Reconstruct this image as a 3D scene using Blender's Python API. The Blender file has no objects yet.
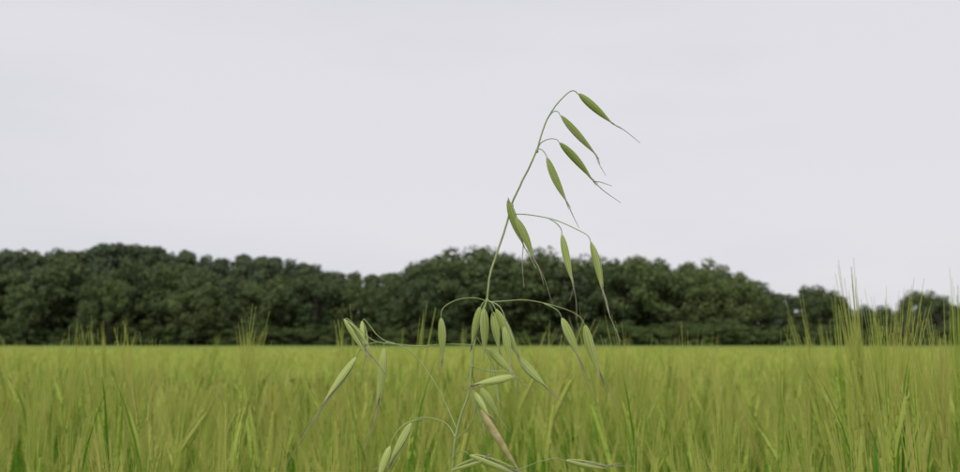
import bpy, math, random
import numpy as np
from mathutils import Vector, Matrix
random.seed(7)
scene = bpy.context.scene
scene.view_settings.view_transform='Standard'; scene.view_settings.look='None'; scene.view_settings.exposure=0
V=Vector
# ---------------------------------------------------------------- camera
LENS=40.0; F=960*LENS/36.0; CAMZ=1.08; D0=0.84
PITCH=math.atan(107.0/F)
cam=bpy.data.cameras.new("camera"); camo=bpy.data.objects.new("camera",cam); scene.collection.objects.link(camo)
cam.lens=LENS; cam.sensor_width=36; cam.clip_start=0.02; cam.clip_end=6000
camo.location=(0,0,CAMZ); camo.rotation_euler=(math.pi/2+PITCH,0,0)
cam.dof.use_dof=True; cam.dof.focus_distance=0.90; cam.dof.aperture_fstop=12.0
scene.camera=camo
def P(px,py,d=0.0):
    """point of the plant sketch (traced on a 960x472 grid) at depth D0+d metres"""
    y=D0+d; u=(px-480)/F; v=(236-py)/F
    k=math.cos(PITCH)-v*math.sin(PITCH)
    return V((y*u/k, y, CAMZ+y*(math.sin(PITCH)+v*math.cos(PITCH))/k))
# ---------------------------------------------------------------- material helpers
def mat(name):
    m=bpy.data.materials.new(name); m.use_nodes=True
    nt=m.node_tree; nt.nodes.clear(); return m,nt
def N(nt,t,**k):
    n=nt.nodes.new(t)
    for a,b in k.items(): setattr(n,a,b)
    return n
def mixc(nt,fac,a,b,mode='MIX'):
    n=N(nt,'ShaderNodeMix',data_type='RGBA',blend_type=mode)
    for s,x in ((0,fac),(6,a),(7,b)):
        if isinstance(x,bpy.types.NodeSocket): nt.links.new(x,n.inputs[s])
        elif s==0: n.inputs[0].default_value=x
        else: n.inputs[s].default_value=(*x,1) if len(x)==3 else x
    return n.outputs[2]
def mth(nt,op,a,b=0.0,clamp=False):
    n=N(nt,'ShaderNodeMath',operation=op); n.use_clamp=clamp
    for i,x in enumerate((a,b)):
        if isinstance(x,bpy.types.NodeSocket): nt.links.new(x,n.inputs[i])
        else: n.inputs[i].default_value=x
    return n.outputs[0]
def leafshader(nt,col,trans=0.4,rough=0.5,spec=0.3,tcol=None):
    if spec<=0:
        b=N(nt,'ShaderNodeBsdfDiffuse'); nt.links.new(col,b.inputs['Color'])
    else:
        b=N(nt,'ShaderNodeBsdfPrincipled'); nt.links.new(col,b.inputs['Base Color'])
        b.inputs['Roughness'].default_value=rough; b.inputs['Specular IOR Level'].default_value=spec
    o=N(nt,'ShaderNodeOutputMaterial')
    if trans<=0: nt.links.new(b.outputs[0],o.inputs[0]); return
    t=N(nt,'ShaderNodeBsdfTranslucent'); nt.links.new(tcol or col,t.inputs['Color'])
    m=N(nt,'ShaderNodeMixShader'); m.inputs[0].default_value=trans
    nt.links.new(b.outputs[0],m.inputs[1]); nt.links.new(t.outputs[0],m.inputs[2])
    nt.links.new(m.outputs[0],o.inputs[0])
def noise(nt,scale,detail=3,coord='Object',mapscale=None):
    tc=N(nt,'ShaderNodeTexCoord'); n=N(nt,'ShaderNodeTexNoise'); n.inputs['Scale'].default_value=scale; n.inputs['Detail'].default_value=detail
    src=tc.outputs[coord]
    if mapscale:
        mp=N(nt,'ShaderNodeMapping'); mp.inputs['Scale'].default_value=mapscale; nt.links.new(src,mp.inputs[0]); src=mp.outputs[0]
    nt.links.new(src,n.inputs['Vector']); return n.outputs['Fac']
def spikelet_mat():
    m,nt=mat("oat_glume")
    uv=N(nt,'ShaderNodeUVMap'); sp=N(nt,'ShaderNodeSeparateXYZ'); nt.links.new(uv.outputs[0],sp.inputs[0])
    at=N(nt,'ShaderNodeAttribute',attribute_name='tone'); tone=at.outputs['Fac']
    base=mixc(nt,tone,(0.28,0.38,0.070),(0.70,0.80,0.22))
    pale=mixc(nt,tone,(0.58,0.67,0.27),(0.88,0.92,0.56))
    s=mth(nt,'SINE',mth(nt,'MULTIPLY',sp.outputs[0],2*math.pi*4))
    s=mth(nt,'MULTIPLY',mth(nt,'ADD',s,0.1),0.65,True)
    nz=noise(nt,60,2)
    s=mth(nt,'MULTIPLY',s,mth(nt,'ADD',nz,0.35))
    c=mixc(nt,s,base,pale)
    e=mth(nt,'ABSOLUTE',mth(nt,'SUBTRACT',sp.outputs[0],0.5))
    e=mth(nt,'MULTIPLY',mth(nt,'SUBTRACT',e,0.38),9,True)
    c=mixc(nt,e,c,(0.88,0.89,0.68))
    t=mth(nt,'MULTIPLY',mth(nt,'SUBTRACT',sp.outputs[1],0.75),2.5,True)
    c=mixc(nt,t,c,(0.66,0.65,0.42))
    leafshader(nt,c,0.45,0.4,0.3); return m
def simple(name,c1,c2,scale=30,trans=0.3,rough=0.55,rnd=False,spec=0.3,c3=None):
    m,nt=mat(name)
    f=noise(nt,scale,2)
    f=mth(nt,'MULTIPLY',mth(nt,'SUBTRACT',f,0.3),2.5,True)
    c=mixc(nt,f,c1,c2)
    if rnd:
        oi=N(nt,'ShaderNodeObjectInfo')
        c=mixc(nt,mth(nt,'MULTIPLY',oi.outputs['Random'],0.8),c,c3 or c2)
    leafshader(nt,c,trans,rough,spec); return m
M_gl=spikelet_mat()
M_straw=simple("oat_straw_glume",(0.50,0.42,0.17),(0.74,0.65,0.34),150,0.3,0.7,False,0.1)
M_stem=simple("oat_stem",(0.27,0.37,0.12),(0.44,0.51,0.22),60,0.15)
M_awn=simple("oat_awn",(0.30,0.27,0.17),(0.52,0.50,0.32),80,0.2)
M_lemma=simple("oat_lemma",(0.42,0.50,0.16),(0.64,0.70,0.32),200,0.3)
# ---------------------------------------------------------------- mesh builder
class MB:
    def __init__(s): s.v=[];s.f=[];s.m=[];s.uv=[];s.t=[]
    def add(s,vs,fs,mi=0,uvs=None,tone=0.0):
        o=len(s.v); s.v+= [tuple(x) for x in vs]; s.t+=[tone]*len(vs)
        for f in fs:
            s.f.append(tuple(o+i for i in f)); s.m.append(mi)
            s.uv+= [uvs[i] if uvs else (0.5,0.5) for i in f]
    def obj(s,name,mats,smooth=True,link=True):
        me=bpy.data.meshes.new(name); me.from_pydata(s.v,[],s.f)
        for m in mats: me.materials.append(m)
        me.polygons.foreach_set('material_index',s.m)
        me.polygons.foreach_set('use_smooth',[smooth]*len(s.f))
        u=me.uv_layers.new(name='UVMap'); u.data.foreach_set('uv',[c for p in s.uv for c in p])
        a=me.attributes.new('tone','FLOAT','POINT'); a.data.foreach_set('value',s.t)
        me.update(); ob=bpy.data.objects.new(name,me)
        if link: scene.collection.objects.link(ob)
        return ob
def catmull(pts,n=6):
    p=[pts[0]*2-pts[1]]+pts+[pts[-1]*2-pts[-2]]; out=[]
    for i in range(1,len(p)-2):
        a,b,c,d=p[i-1],p[i],p[i+1],p[i+2]
        for k in range(n):
            t=k/n
            out.append(0.5*((2*b)+(c-a)*t+(2*a-5*b+4*c-d)*t*t+(3*b-a-3*c+d)*t**3))
    out.append(pts[-1].copy()); return out
def tube(mb,pts,r0,r1,sides=5,mi=0,tone=0,rf=None):
    n=len(pts); vs=[];fs=[]
    up=V((0.13,1,0.21)).normalized()
    for i,p in enumerate(pts):
        a=(pts[min(i+1,n-1)]-pts[max(i-1,0)]).normalized()
        x=a.cross(up).normalized(); y=a.cross(x)
        r=rf(i/(n-1)) if rf else r0+(r1-r0)*i/(n-1)
        for k in range(sides):
            th=2*math.pi*k/sides; vs.append(p+(x*math.cos(th)+y*math.sin(th))*r)
    for i in range(n-1):
        for k in range(sides):
            k2=(k+1)%sides; fs.append((i*sides+k,i*sides+k2,(i+1)*sides+k2,(i+1)*sides+k))
    mb.add(vs,fs,mi,None,tone)
# ---------------------------------------------------------------- wild oat
plant=bpy.data.objects.new("wild_oat_plant",None); scene.collection.objects.link(plant)
plant.location=P(487,300); plant.location.z=0
stem=MB(); ped=MB(); spk=MB()
def line(mb,pts,r0,r1,sides=6,n=6,wob=0.0):
    q=catmull([P(*p) for p in pts],n)
    for i in range(1,len(q)-1): q[i]+=V((random.gauss(0,wob),random.gauss(0,wob),random.gauss(0,wob)))
    tube(mb,q,r0,r1,sides)
def shell(mb,b,a,x,n,L,W,dep,sgn,openA,mi,tone,bend=0.0,nt_=14,nphi=9,arc=82,curve=None):
    ca=math.cos(openA); sa=math.sin(openA)*sgn
    A=(a*ca+n*sa).normalized(); Nn=(n*ca-a*sa).normalized()
    vs=[];uv=[];fs=[]
    for i in range(nt_):
        t=i/(nt_-1)
        w=(t+0.02)**0.62*(1.0-t)**1.05/0.36*0.5
        w=max(w,0.02)*W*0.5*1.72
        ctr=b+A*(t*L)+Nn*sgn*(-bend*t*t*L)
        if curve: ctr=ctr+curve*(4*t*(1-t)*L)
        for k in range(nphi):
            ph=math.radians(-arc+2*arc*k/(nphi-1))
            vs.append(ctr+x*(w*math.sin(ph))+Nn*(sgn*w*dep*(math.cos(ph)-0.1)))
            uv.append((k/(nphi-1),t))
    for i in range(nt_-1):
        for k in range(nphi-1):
            fs.append((i*nphi+k,i*nphi+k+1,(i+1)*nphi+k+1,(i+1)*nphi+k))
    mb.add(vs,fs,mi,uv,tone)
    return A
def spikelet(b,t,w=8,tone=0.3,roll=None,opn=0.06,awns=(),db=0.0,dt=None,straw=False,sc=1.0):
    if dt is None: dt=db+random.uniform(-0.006,0.006)
    B=P(b[0],b[1],db); T=P(t[0],t[1],dt); a=(T-B); L=a.length; a.normalize()
    c=V((0,-1,0)); x=a.cross(c).normalized(); n=x.cross(a).normalized()
    if n.dot(c)<0: n=-n
    side=x.copy()
    if roll is None: roll=random.uniform(-60,60)
    r=Matrix.Rotation(math.radians(roll),3,a); x=r@x; n=r@n
    W=w*D0/F*(1.15 if b[1]>300 else 1.0)
    mi=2 if straw else 0
    cv=side*random.uniform(-0.025,0.03)
    shell(spk,B,a,x,n,L*1.0,W,0.65,1,opn,mi,tone,0.25*opn+0.02,curve=cv)
    shell(spk,B+a*L*0.015,a,x,n,L*0.93,W*0.95,0.65,-1,opn,mi,min(1,tone+0.08),0.25*opn+0.02,curve=cv)
    for s in (1,-1):
        shell(spk,B+a*L*0.04+n*s*W*0.06,a,x,n,L*(0.86 if s>0 else 0.78),W*0.6,0.55,s,opn*0.35,3,tone,0.0,10,7,80,curve=cv)
    for e in awns:
        E=P(e[0],e[1],dt+random.uniform(-0.012,0.012))
        S=B+a*L*0.45+n*random.uniform(-1,1)*W*0.12
        S2=B+a*L*0.97+x*random.uniform(-1,1)*W*0.08
        d=(E-S2); sd=d.cross(c).normalized()
        K=S2+d*0.45+sd*d.length*random.uniform(-0.05,0.05)
        q=catmull([S,S2,K,E],5); tube(spk,q,0.00058,0.00020,5,1,tone)
    for s in (1,-1):
        S=B+a*L*0.9; E=B+a*L*1.13+(n*s*opn+x*random.uniform(-.12,.12))*L*0.3
        tube(spk,catmull([S,(S+E)/2+a*0.0003,E],3),0.00042,0.00012,4,1,tone)
line(stem,[(487,300,0),(490,275,0),(498,250,0.002),(506,226,0.004),(512,204,0.004),(520,186,0.003),(530,166,0.0),(537,150,0.0)],0.00085,0.0007,8,wob=0.00008)
line(stem,[(537,150,0),(543,130,0),(549,116,0.002),(558,103,0.004),(568,93,0.006),(574,91,0.007),(579,95,0.008)],0.00064,0.00040,6,wob=0.00008)
line(stem,[(487,300,0),(480,320,0),(474,345,-.002),(471,372,-.004),(468,395,-.004),(461,415,-.004),(455,440,-.004),(452,472,-.004)],0.0008,0.0010,8,wob=0.00006)
low=P(452,472,-.004)
q=catmull([low,V((low.x-0.004,low.y,low.z-0.2)),V((low.x+0.01,low.y+0.01,0.4)),V((low.x+0.015,low.y+0.01,0))],8)
tube(stem,q,0.0010,0.0022,8)
for nd in ((487,300,0),(512,206,0.004),(537,151,0),(472,366,-.004),(455,436,-.004)):
    c=P(*nd); tube(stem,[c+V((0,0,z)) for z in (-0.0016,-0.0008,0,0.0008,0.0016)],0,0,8,rf=lambda t:0.0007+0.0006*math.sin(math.pi*t))
PD=[
 [(537,151,0),(541,143,.003),(550,139,.006),(557,140,.006),(560,144,.006)],
 [(538,149,0),(542,150,-.002),(546,155,-.003),(547,159,-.003)],
 [(548,118,.001),(553,112,-.002),(558,112,-.003),(561,117,-.004)],
 [(512,206,.004),(510,202,.002),(508,198,0),(509,202,-.002)],
 [(512,214,.004),(530,215,-.003),(555,220,-.008),(578,230,-.014),(588,236,-.016),(591,243,-.016)],
 [(548,218,-.007),(556,223,-.01),(561,229,-.008),(562,236,-.008)],
 [(488,302,0),(505,301,.008),(525,300,.014),(548,304,.018),(570,311,.022),(581,318,.022),(585,326,.022)],
 [(543,303,.018),(552,307,.012),(559,312,.010),(562,319,.010)],
 [(487,301,0),(475,298,-.006),(460,299,-.012),(448,304,-.016),(442,310,-.018),(441,319,-.018)],
 [(487,300,0),(483,303,-.004),(480,308,-.006)],
 [(487,300,0),(485,306,-.007),(484,311,-.010)],
 [(487,300,0),(492,303,-.006),(496,310,-.010)],
 [(487,301,0),(491,306,.006),(493,313,.009)],
 [(487,300,0),(478,318,.008),(476,334,.01),(482,345,.01),(488,351,.008)],
 [(487,300,0),(497,322,.01),(508,342,.014),(515,352,.014),(519,359,.014)],
 [(487,300,0),(484,325,.012),(484,345,.016),(489,357,.018),(492,363,.018)],
 [(472,366,-.004),(490,371,-.01),(505,371,-.014),(514,374,-.014)],
 [(472,366,-.004),(473,378,.004),(477,385,.006),(481,390,.006)],
 [(472,366,-.004),(470,385,-.012),(474,400,-.014),(481,411,-.014)],
 [(457,430,-.004),(444,400,.006),(428,372,.014),(411,352,.018),(396,344,.02),(384,340,.02),(376,334,.02)],
 [(474,345,-.002),(448,344,-.01),(420,346,-.016),(395,344,-.018),(375,341,-.018),(360,330,-.018),(348,319,-.018),(344,319,-.018)],
 [(376,334,.02),(370,326,.02),(364,319,.02),(362,323,.02)],
 [(396,344,.02),(388,342,.02),(384,344,.02),(384,350,.02)],
 [(380,342,-.018),(368,344,-.012),(360,350,-.008),(356,358,-.006)],
 [(455,436,-.004),(447,424,.004),(432,418,.008),(418,418,.01),(411,424,.01)],
 [(425,418,.01),(405,424,.004),(394,436,0),(390,446,0)],
 [(452,460,-.004),(458,452,-.01),(466,452,-.014),(470,456,-.014)],
 [(453,472,-.004),(480,474,.004),(515,470,.01),(538,462,.012),(556,458,.012),(566,461,.012)],
 [(455,440,-.004),(470,425,-.01),(476,405,-.014),(474,392,-.014)],
 [(487,300,0),(499,306,-.012),(505,318,-.016),(504,328,-.018)],
]
for p in PD: line(ped,p,0.00048,0.00032,5,5)
S=spikelet
S((579,94),(613,124),10,0.10,20,0.05,[(640,143),(628,133)],.008)
S((561,116),(595,154),9.5,0.10,-30,0.05,[(606,176),(600,164)],-.004)
S((560,143),(593,180),10,0.12,25,0.06,[(621,203),(612,186)],.006)
S((547,158),(567,203),9.5,0.18,-15,0.06,[(579,228),(573,215)],-.003)
S((508,200),(523,243),10,0.22,30,0.08,[(524,288),(536,268)],0)
S((516,218),(533,258),10,0.28,-20,0.06,[(553,306),(544,285)],-.004)
S((562,235),(573,284),9,0.38,10,0.07,[(577,318),(570,300)],-.008)
S((591,242),(603,290),9,0.38,40,0.08,[(621,342),(610,318)],-.016)
S((562,318),(579,358),10,0.48,-25,0.08,[(597,402),(588,382)],.010)
S((585,325),(600,374),10,0.50,15,0.08,[(618,408),(606,392)],.022)
S((441,318),(442,361),9,0.35,30,0.05,[(440,372)],-.018)
S((480,307),(472,345),8,0.40,20,0.06,[(470,352)],-.006)
S((484,309),(484,352),10,0.35,-20,0.06,[(484,362)],-.010)
S((496,309),(519,357),10,0.50,35,0.07,[(528,374)],-.010)
S((493,312),(499,350),9,0.6,0,0.05,[(502,360)],.009)
S((488,349),(513,374),9,0.65,10,0.07,[(533,392)],.008)
S((518,357),(545,386),10,0.6,-30,0.08,[(566,406),(556,398)],.014)
S((514,376),(474,385),8,0.85,30,0.10,[(462,392),(466,386)],-.014)
S((481,388),(499,417),9,0.7,0,0.08,[(510,432)],.006)
S((473,390),(482,424),7,0.55,0,0.06,[(486,436)],-.014)
S((481,410),(519,470),9,0.9,25,0.05,[(528,486)],-.020,straw=True)
S((344,319),(370,354),9,0.9,60,0.15,[(380,366),(388,378)],-.018)
S((362,321),(366,353),8,1.0,50,0.14,[(374,366),(362,372)],.02)
S((356,357),(325,403),9,0.8,45,0.08,[(286,465),(296,440)],-.006)
S((384,348),(378,404),9,0.8,20,0.10,[(362,452),(370,430)],.02)
S((411,423),(391,464),9,0.8,40,0.10,[(380,480),(372,470)],.01)
S((390,446),(378,482),8,0.8,20,0.10,[],0)
S((470,455),(518,471),9,0.9,45,0.12,[(540,476)],-.014)
S((452,470),(486,457),6,0.95,50,0.14,[(495,452)],-.01)
S((566,460),(607,466),8,0.8,50,0.10,[(636,467),(622,463)],.012)
S((492,362),(500,404),8,0.45,20,0.06,[(505,412)],.018)
S((474,392),(489,415),7,0.8,20,0.10,[(498,428),(496,420)],-.014)
S((504,327),(511,366),8,0.55,10,0.07,[(517,392),(513,380)],-.018)
o1=stem.obj("stem",[M_stem]); o2=ped.obj("pedicels",[M_stem]); o3=spk.obj("spikelets",[M_gl,M_awn,M_straw,M_lemma])
# ---------------------------------------------------------------- grass blades helper
def blade(mb,base,az,el,L,w,droop,mi=0,n=8,tone=0):
    d=V((math.cos(az),math.sin(az),0)); sd=V((-math.sin(az),math.cos(az),0)); p=base.copy(); vs=[];fs=[];uv=[]
    for i in range(n):
        t=i/(n-1); e=el-droop*t*t
        ww=w*0.5*min(1,0.55+t*2.2)*(1-t**2.2)+0.0002
        vs+=[p-sd*ww,p+V((0,0,-ww*0.35)),p+sd*ww]; uv+=[(0,t),(0.5,t),(1,t)]
        p=p+(d*math.cos(e)+V((0,0,1))*math.sin(e))*(L/(n-1))
    for i in range(n-1):
        for k in (0,1): fs.append((i*3+k,i*3+k+1,(i+1)*3+k+1,(i+1)*3+k))
    mb.add(vs,fs,mi,uv,tone)
lf=MB()
for z,az in ((0.25,0.5),(0.42,2.6),(0.55,5.0)):
    blade(lf,V((low.x+0.008,low.y+0.008,z)),az,1.2,0.22,0.009,1.6)
M_leaf=simple("oat_leaf",(0.07,0.12,0.025),(0.13,0.19,0.05),40)
o4=lf.obj("leaves",[M_leaf])
for o in (o1,o2,o3,o4):
    o.parent=plant; o.matrix_parent_inverse=Matrix.Translation(-plant.location)
# ---------------------------------------------------------------- barley
def barley_mats(pre,tr,sp,k=1.0):
    f=lambda c:tuple(min(0.9,x*k) for x in c)
    return [simple(pre+"_stem",f((0.18,0.36,0.025)),f((0.33,0.52,0.06)),12,tr*0.7,0.6,True,sp,f((0.42,0.54,0.07))),
     simple(pre+"_leaf",f((0.06,0.18,0.010)),f((0.17,0.36,0.03)),12,tr,0.5,True,sp,f((0.24,0.40,0.04))),
     simple(pre+"_ear",f((0.33,0.50,0.06)),f((0.54,0.64,0.13)),150,tr*0.6,0.6,True,sp,f((0.56,0.60,0.14))),
     simple(pre+"_awn",f((0.44,0.58,0.085)),f((0.70,0.75,0.19)),20,tr*0.8,0.6,True,sp,f((0.72,0.67,0.21)))]
BM=barley_mats("barley",0.45,0.15,1.0)
BMF=barley_mats("far_barley",0.3,0.0,0.88)
def stalk(mb,ox,oy,H,rng,lod=0,ws=1.0,leanmax=0.07):
    az=rng.uniform(0,6.283); lean=abs(rng.gauss(0,leanmax))
    d=V((math.cos(az),math.sin(az),0)); b=V((ox,oy,0))
    def cen(t): return b+V((0,0,t*H))+d*(lean*H*t*t)
    pts=[cen(i/5) for i in range(6)] if lod==0 else [cen(0.0),cen(1)]
    tube(mb,pts,0.0019*ws,0.0012*ws,4 if lod==0 else 3,0)
    for k in range(3 if lod==0 else 1):
        z=rng.uniform(0.45,0.92); 
        blade(mb,cen(z),rng.uniform(0,6.283),rng.uniform(1.2,1.52),rng.uniform(0.12,0.23),rng.uniform(0.0035,0.007)*ws,rng.uniform(0.2,1.2),1,7 if lod==0 else 3)
    EL=rng.uniform(0.06,0.085); top=cen(1); ax=(cen(1)-cen(0.9)).normalized(); ax=(ax+d*rng.uniform(0,0.25)).normalized()
    ne=5 if lod==0 else 2
    ep=[top+ax*(EL*i/ne)+d*(0.006*(i/ne)**2) for i in range(ne+1)]
    tube(mb,ep,0,0,5 if lod==0 else 3,2,rf=lambda t:(0.0016+0.0028*math.sin(math.pi*(0.12+0.83*t)))*ws)
    s1=ax.cross(V((rng.uniform(-1,1),rng.uniform(-1,1),0.1))).normalized(); s2=ax.cross(s1)
    na=18 if lod==0 else 6
    for i in range(na):
        t=(i+0.5)/na; p=top+ax*(EL*t); sg=1 if i%2 else -1
        o=(s1*sg*rng.uniform(0.6,1.2)+s2*rng.gauss(0,0.5))
        if lod==0:
            g=p+o*0.003
            tube(mb,[g,g+ax*0.004+o*0.0012,g+ax*0.009+o*0.0006],0,0,4,2,rf=lambda u:0.0004+0.0015*math.sin(math.pi*(0.15+0.8*u)))
        AL=rng.uniform(0.085,0.135)*(1-0.15*t); sp=rng.uniform(0.04,0.12)
        e1=p+o*0.003+(ax+o*sp).normalized()*AL*0.5; e2=e1+(ax+o*sp*0.8+d*rng.uniform(-.03,.05)).normalized()*AL*0.5
        if lod==0: tube(mb,[p+o*0.002,e1,e2],0.00052*ws,0.00020*ws,3,3)
        else:
            w=s2*0.0006*ws; mb.add([p-w,p+w,e2],[(0,1,2)],3)
colA=bpy.data.collections.new("barley_stalk_types"); colB=bpy.data.collections.new("barley_patch_types"); colT=bpy.data.collections.new("tree_types")
rng=random.Random(3)
NA=14
for i in range(NA):
    mb=MB(); stalk(mb,0,0,0.735,rng,0,1.0,0.06 if i<7 else 0.14); o=mb.obj("barley_stalk_%02d"%i,BM,link=False); colA.objects.link(o)
for i in range(4):
    mb=MB()
    for k in range(120):
        stalk(mb,rng.uniform(-.5,.5),rng.uniform(-.5,.5),rng.gauss(0.735,0.05),rng,1,1.8,0.08)
    o=mb.obj("barley_patch_%02d"%i,BMF,link=False); colB.objects.link(o)
def scatter(name,pts,rots,scls,idx,col,parent=None):
    me=bpy.data.meshes.new(name); me.from_pydata(pts,[],[])
    a=me.attributes.new('rot','FLOAT_VECTOR','POINT'); a.data.foreach_set('vector',[c for r in rots for c in r])
    a=me.attributes.new('scl','FLOAT_VECTOR','POINT'); a.data.foreach_set('vector',[c for r in scls for c in r])
    a=me.attributes.new('idx','INT','POINT'); a.data.foreach_set('value',idx)
    ob=bpy.data.objects.new(name,me); scene.collection.objects.link(ob)
    g=bpy.data.node_groups.new(name+"_scatter",'GeometryNodeTree')
    g.interface.new_socket(name="Geometry",in_out='INPUT',socket_type='NodeSocketGeometry')
    g.interface.new_socket(name="Geometry",in_out='OUTPUT',socket_type='NodeSocketGeometry')
    gi=g.nodes.new('NodeGroupInput'); go=g.nodes.new('NodeGroupOutput')
    ci=g.nodes.new('GeometryNodeCollectionInfo'); ci.inputs['Collection'].default_value=col
    ci.inputs['Separate Children'].default_value=True; ci.inputs['Reset Children'].default_value=True
    ip=g.nodes.new('GeometryNodeInstanceOnPoints'); ip.inputs['Pick Instance'].default_value=True
    def na(n,t):
        x=g.nodes.new('GeometryNodeInputNamedAttribute'); x.data_type=t; x.inputs['Name'].default_value=n
        return next(o for o in x.outputs if o.enabled and o.name=='Attribute')
    L=g.links.new
    L(gi.outputs[0],ip.inputs['Points']); L(ci.outputs[0],ip.inputs['Instance'])
    L(na('idx','INT'),ip.inputs['Instance Index'])
    e=g.nodes.new('FunctionNodeEulerToRotation'); L(na('rot','FLOAT_VECTOR'),e.inputs[0]); L(e.outputs[0],ip.inputs['Rotation'])
    L(na('scl','FLOAT_VECTOR'),ip.inputs['Scale']); L(ip.outputs[0],go.inputs[0])
    md=ob.modifiers.new("scatter",'NODES'); md.node_group=g
    if parent: ob.parent=parent
    return ob
field=bpy.data.objects.new("barley_field",None); scene.collection.objects.link(field)
TOP=0.91
pts=[];rots=[];scl=[];idx=[]
def put(x,y,s,k=None,tilt=0.045,w=None):
    pts.append((x,y,0)); rots.append((rng.gauss(0,tilt),rng.gauss(0,tilt),rng.uniform(0,6.28))); w=w or s; scl.append((w,w,s)); idx.append(rng.randrange(NA) if k is None else k)
def hw(y): return 0.54*y+0.30
y0,y1=1.0,5.0; dens=185
area=sum(2*hw(y0+(i+.5)*(y1-y0)/50)*(y1-y0)/50 for i in range(50))
n=int(area*dens)
while len(pts)<n:
    y=rng.uniform(y0,y1); x=rng.uniform(-hw(y1),hw(y1))
    if abs(x)>hw(y): continue
    s=rng.gauss(0.995,0.06)+0.03*math.sin(x*3.1+y*1.7)
    r_=rng.random()
    if r_<0.07 and y>1.6: s=rng.uniform(1.14,1.27)
    if y<1.5: s=min(s,1.10)
    if y<1.3 and -0.25<x<0.2: s=min(s,1.01)
    put(x,y,min(s,1.27))
for px,py,d in [(365,288,1.4),(372,301,1.5),(222,306,1.5),(236,302,1.4),(300,308,1.5),(120,310,1.6),(70,310,1.4),(655,304,1.4),(662,298,1.5),(832,286,1.4),(828,312,1.3),(872,260,1.25),(880,250,1.3),(889,268,1.25),(866,286,1.4),(906,280,1.4),(925,276,1.3),(940,286,1.25),(950,279,1.35),(932,296,1.5),(958,290,1.3),(915,306,1.4),(610,322,1.6),(760,322,1.6),(700,324,1.6),(15,316,1.6),(420,316,1.5),(170,318,1.6),(792,322,1.5),(270,314,1.6),(330,324,1.5),(895,292,1.35),(883,282,1.2),(855,300,1.5),(842,325,1.4),(45,350,1.15),(140,395,1.05),(270,400,1.05),(225,370,1.1),(720,380,1.08),(820,370,1.05),(668,360,1.12),(770,400,1.02),(95,400,1.02),(600,400,1.1),(128,322,1.5),(76,326,1.6),(306,320,1.6),(545,318,1.6),(634,318,1.7),(942,330,1.1),(950,350,1.05),(20,385,1.0),(180,410,0.98),(310,415,1.0),(690,410,0.98),(860,390,0.98),(915,370,1.0),(876,276,1.35),(898,300,1.2),(921,298,1.25),(946,300,1.2),(935,268,1.4),(955,312,1.15)]:
    z=CAMZ+(343-py)*d/F; put((px-480)/F*d,d,z/TOP,rng.randrange(7),0.025,1.0)
scatter("near_barley_stalks",pts,rots,scl,idx,colA,field)
n1=len(pts)
pts=[];rots=[];scl=[];idx=[]
yy=5.4
while yy<36:
    W=hw(yy)+1.0; x=-W; step=0.95 if yy<18 else 1.4
    while x<W:
        s=rng.gauss(1.0,0.02); w=step/0.9
        pts.append((x+rng.uniform(-.1,.1),yy+rng.uniform(-.1,.1),0)); rots.append((0,0,rng.choice([0,1,2,3])*math.pi/2+rng.uniform(-.1,.1))); scl.append((w,w,s)); idx.append(rng.randrange(4)); x+=step
    yy+=step
scatter("far_barley_patches",pts,rots,scl,idx,colB,field)
print("near",n1,"far",len(pts))
def canopy_mat():
    m,nt=mat("barley_canopy")
    a=noise(nt,0.05,4,'Object',(1,3,1)); b=noise(nt,1.5,4,'Object')
    c=mixc(nt,mth(nt,'MULTIPLY',mth(nt,'SUBTRACT',a,0.3),2.2,True),(0.19,0.255,0.055),(0.265,0.315,0.09))
    c=mixc(nt,mth(nt,'MULTIPLY',b,0.4),c,(0.14,0.21,0.035))
    leafshader(nt,c,0.0,0.9,0.0); return m
mb=MB(); nx,ny=160,160; vs=[];fs=[]
for j in range(ny):
    y=9+ (127-9)*(j/(ny-1))**1.5
    for i in range(nx):
        x=-170+340*i/(nx-1)
        vs.append((x,y,0.77+rng.gauss(0,0.02)))
for j in range(ny-1):
    for i in range(nx-1): fs.append((j*nx+i,j*nx+i+1,(j+1)*nx+i+1,(j+1)*nx+i))
mb.add(vs,fs); o=mb.obj("far_canopy",[canopy_mat()]); o.parent=field
m,nt=mat("ground_soil"); c=mixc(nt,noise(nt,0.8,6),(0.06,0.055,0.025),(0.08,0.12,0.03)); leafshader(nt,c,0.0,0.95,0.0)
mb=MB(); mb.add([(-3000,-3000,0),(3000,-3000,0),(3000,3000,0),(-3000,3000,0)],[(0,1,2,3)]); mb.obj("ground",[m])
# ---------------------------------------------------------------- trees
def fol(name,c1,c2,c3):
    m,nt=mat(name)
    f=mth(nt,'MULTIPLY',mth(nt,'SUBTRACT',noise(nt,0.35,2),0.3),2.4,True)
    c=mixc(nt,f,c1,c2); oi=N(nt,'ShaderNodeObjectInfo'); c=mixc(nt,mth(nt,'MULTIPLY',mth(nt,'POWER',oi.outputs['Random'],1.5),0.95),c,c3)
    leafshader(nt,c,0.3,0.8,0.0); return m
M_f1=fol("broadleaf_foliage",(0.082,0.118,0.058),(0.135,0.175,0.080),(0.170,0.210,0.080))  # distance haze painted into the leaf colour: raised and less saturated
M_f2=fol("hazed_foliage",(0.096,0.134,0.080),(0.135,0.172,0.098),(0.150,0.182,0.092))  # tall trees: haze put into the colour as a paler, bluish green
M_f3=fol("shrub_foliage",(0.11,0.16,0.06),(0.17,0.23,0.085),(0.14,0.18,0.07))
M_bark=simple("bark",(0.05,0.04,0.03),(0.10,0.085,0.065),3,0.0,0.9,spec=0.0)
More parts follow.
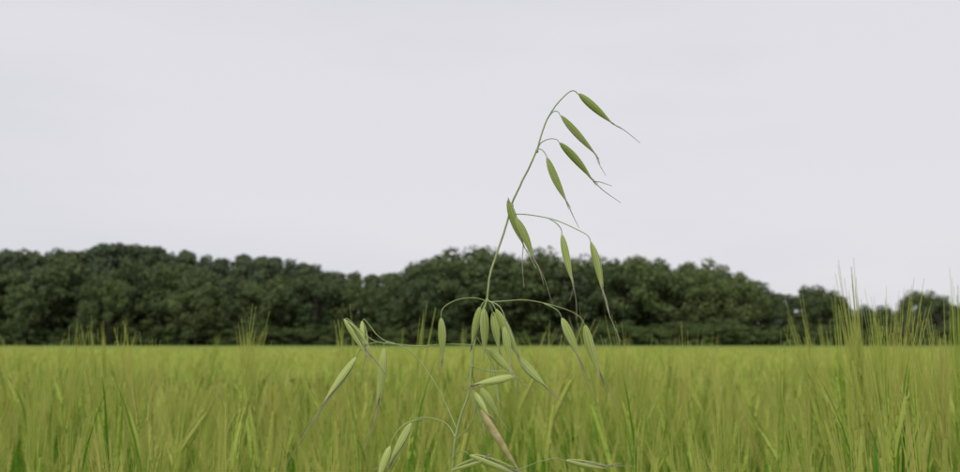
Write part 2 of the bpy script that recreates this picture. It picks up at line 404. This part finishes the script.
def tree(name,seed,kind):
    r=random.Random(seed); mb=MB(); H=12.0
    R={'oak':r.uniform(3.9,5.3),'tall':2.7,'shrub':5.5}[kind]
    cz,rz={'oak':(0.56*H,0.40*H),'tall':(0.52*H,0.46*H),'shrub':(0.42*H,0.50*H)}[kind]
    tp=[V((0,0,-0.2)),V((r.uniform(-.2,.2),r.uniform(-.2,.2),H*.3)),V((r.uniform(-.4,.4),r.uniform(-.4,.4),H*.6)),V((0,0,H*.88))]
    tube(mb,catmull(tp,4),0.32,0.05,8,1)
    cl=[]
    nC={'oak':62,'tall':60,'shrub':46}[kind]
    for i in range(nC):
        while 1:
            u=V((r.uniform(-1,1),r.uniform(-1,1),r.uniform(-1,1)))
            if 0.05<u.length<1: break
        u=u.normalized()*(r.uniform(0.35,1.0)**0.6)
        k=1.0
        if kind=='tall': k=1.0-0.7*max(0,u.z)
        c=V((u.x*R*k,u.y*R*k,cz+u.z*rz*0.9)); rad=r.uniform(0.7,1.6)*(0.68 if kind=='tall' else 1.0)
        cl.append((c,rad))
    for i in range(12):
        c,rad=cl[i]; s=V((0,0,min(c.z*0.6,H*.6))); tube(mb,catmull([s,(s+c)/2+V((0,0,-.4)),c],3),0.12,0.03,5,1)
    for c,rad in cl:
        for k in range(int(75*rad)):
            u=V((r.gauss(0,1),r.gauss(0,1),r.gauss(0,1))).normalized()
            p=c+u*rad*(r.uniform(0.25,1.0)**0.5); p.z=c.z+(p.z-c.z)*0.75
            nrm=(u+V((r.gauss(0,.5),r.gauss(0,.5),r.gauss(0.4,.5)))).normalized()
            t1=nrm.cross(V((r.uniform(-1,1),r.uniform(-1,1),r.uniform(-1,1)))).normalized(); t2=nrm.cross(t1)
            s=r.uniform(0.14,0.30)
            mb.add([p-t1*s,p-t2*s*0.7,p+t1*s,p+t2*s*0.7],[(0,1,2,3)],0)
    o=mb.obj(name,[{'oak':M_f1,'tall':M_f2,'shrub':M_f3}[kind],M_bark],False,False); colT.objects.link(o)
for i in range(4): tree("tree_%02d_oak"%i,20+i,'oak')
for i in range(4,7): tree("tree_%02d_tall"%i,40+i,'tall')
for i in range(7,9): tree("tree_%02d_shrub"%i,60+i,'shrub')
PROF=[(-400,262),(-150,252),(0,246),(40,240),(90,234),(130,234),(180,240),(230,247),(280,252),(330,260),(385,268),(402,270),(412,257),(430,246),(470,242),(520,243),(560,248),(600,254),(640,251),(690,251),(720,264),(760,274),(800,280),(840,283),(862,290),(895,298),(912,290),(935,279),(948,290),(960,303),(1100,290),(1400,280)]
xs=[p[0] for p in PROF]; ys=[p[1] for p in PROF]
pts=[];rots=[];scl=[];idx=[]
rt=random.Random(11)
def tput(px,d,top,kind,w=1.0):
    H=(343-top)*d/F+CAMZ; s=H/11.6
    pts.append(((px-480)/F*d,d,0)); rots.append((0,0,rt.uniform(0,6.28))); scl.append((s*w,s*w,s))
    idx.append({'oak':lambda:rt.randrange(4),'tall':lambda:4+rt.randrange(3),'shrub':lambda:7+rt.randrange(2)}[kind]())
for row,dd in enumerate((0,8,18)):
    px=-300
    while px<1260:
        left=px<402
        d=(158 if left else 136)+dd+rt.uniform(-2,2)
        t=float(np.interp(px,xs,ys))
        if row==0:
            top=t+rt.uniform(8,36) if left else t+rt.choice([rt.uniform(0,8),rt.uniform(10,34)])
        else: top=t+(rt.uniform(-1,7) if left else rt.uniform(1,14))
        if left: k='tall' if (row>0 or rt.random()<0.5) else 'oak'
        else: k='oak' if rt.random()<0.9 else 'tall'
        tput(px,d,top,k,rt.uniform(0.85,1.2)*(0.8 if left and k=='tall' else 1))
        px+= rt.uniform(12,21) if left else rt.uniform(26,46)
for dd in (0,9,16):
    px=-300
    while px<1260:
        tput(px,(152 if px<402 else 130)+dd+rt.uniform(-1,2),rt.uniform(312,332)-(dd>0)*8,'shrub',rt.uniform(1.4,2.2)); px+=rt.uniform(10,20)
tput(110,150,268,'shrub',0.8); tput(30,151,288,'oak',1.0); tput(196,150,278,'oak',1); tput(722,128,312,'shrub',1.6); tput(700,128,318,'shrub',1.6); tput(437,133,268,'oak',1)
scatter("distant_woodland",pts,rots,scl,idx,colT)
print("trees",len(pts))
# ---------------------------------------------------------------- sky & light
EL=math.radians(42); AZ=math.radians(200)
w=bpy.data.worlds.new("World"); scene.world=w; w.use_nodes=True; nt=w.node_tree; nt.nodes.clear()
sky=N(nt,'ShaderNodeTexSky',sky_type='NISHITA'); sky.sun_disc=False; sky.sun_elevation=EL; sky.sun_rotation=AZ
nz=noise(nt,1.6,4,'Generated',(1,1,4.5)); nz2=noise(nt,0.9,2,'Generated',(1,1,2.0))
f=mth(nt,'MULTIPLY',mth(nt,'SUBTRACT',mth(nt,'MULTIPLY',mth(nt,'ADD',nz,nz2),0.5),0.41),5.0,True)
cl=mixc(nt,f,(6.55,6.6,7.25),(7.7,7.55,7.95))
c=mixc(nt,0.96,sky.outputs[0],cl)
bg=N(nt,'ShaderNodeBackground'); bg.inputs[1].default_value=0.1; nt.links.new(c,bg.inputs[0])
wo=N(nt,'ShaderNodeOutputWorld'); nt.links.new(bg.outputs[0],wo.inputs[0])
sl=bpy.data.lights.new("sun",'SUN'); sl.energy=1.5; sl.angle=math.radians(25); sl.color=(1,0.97,0.92)
so=bpy.data.objects.new("sun",sl); scene.collection.objects.link(so)
dv=V((math.sin(AZ)*math.cos(EL),math.cos(AZ)*math.cos(EL),math.sin(EL)))
so.rotation_euler=dv.to_track_quat('Z','Y').to_euler(); so.location=(0,-5,20)
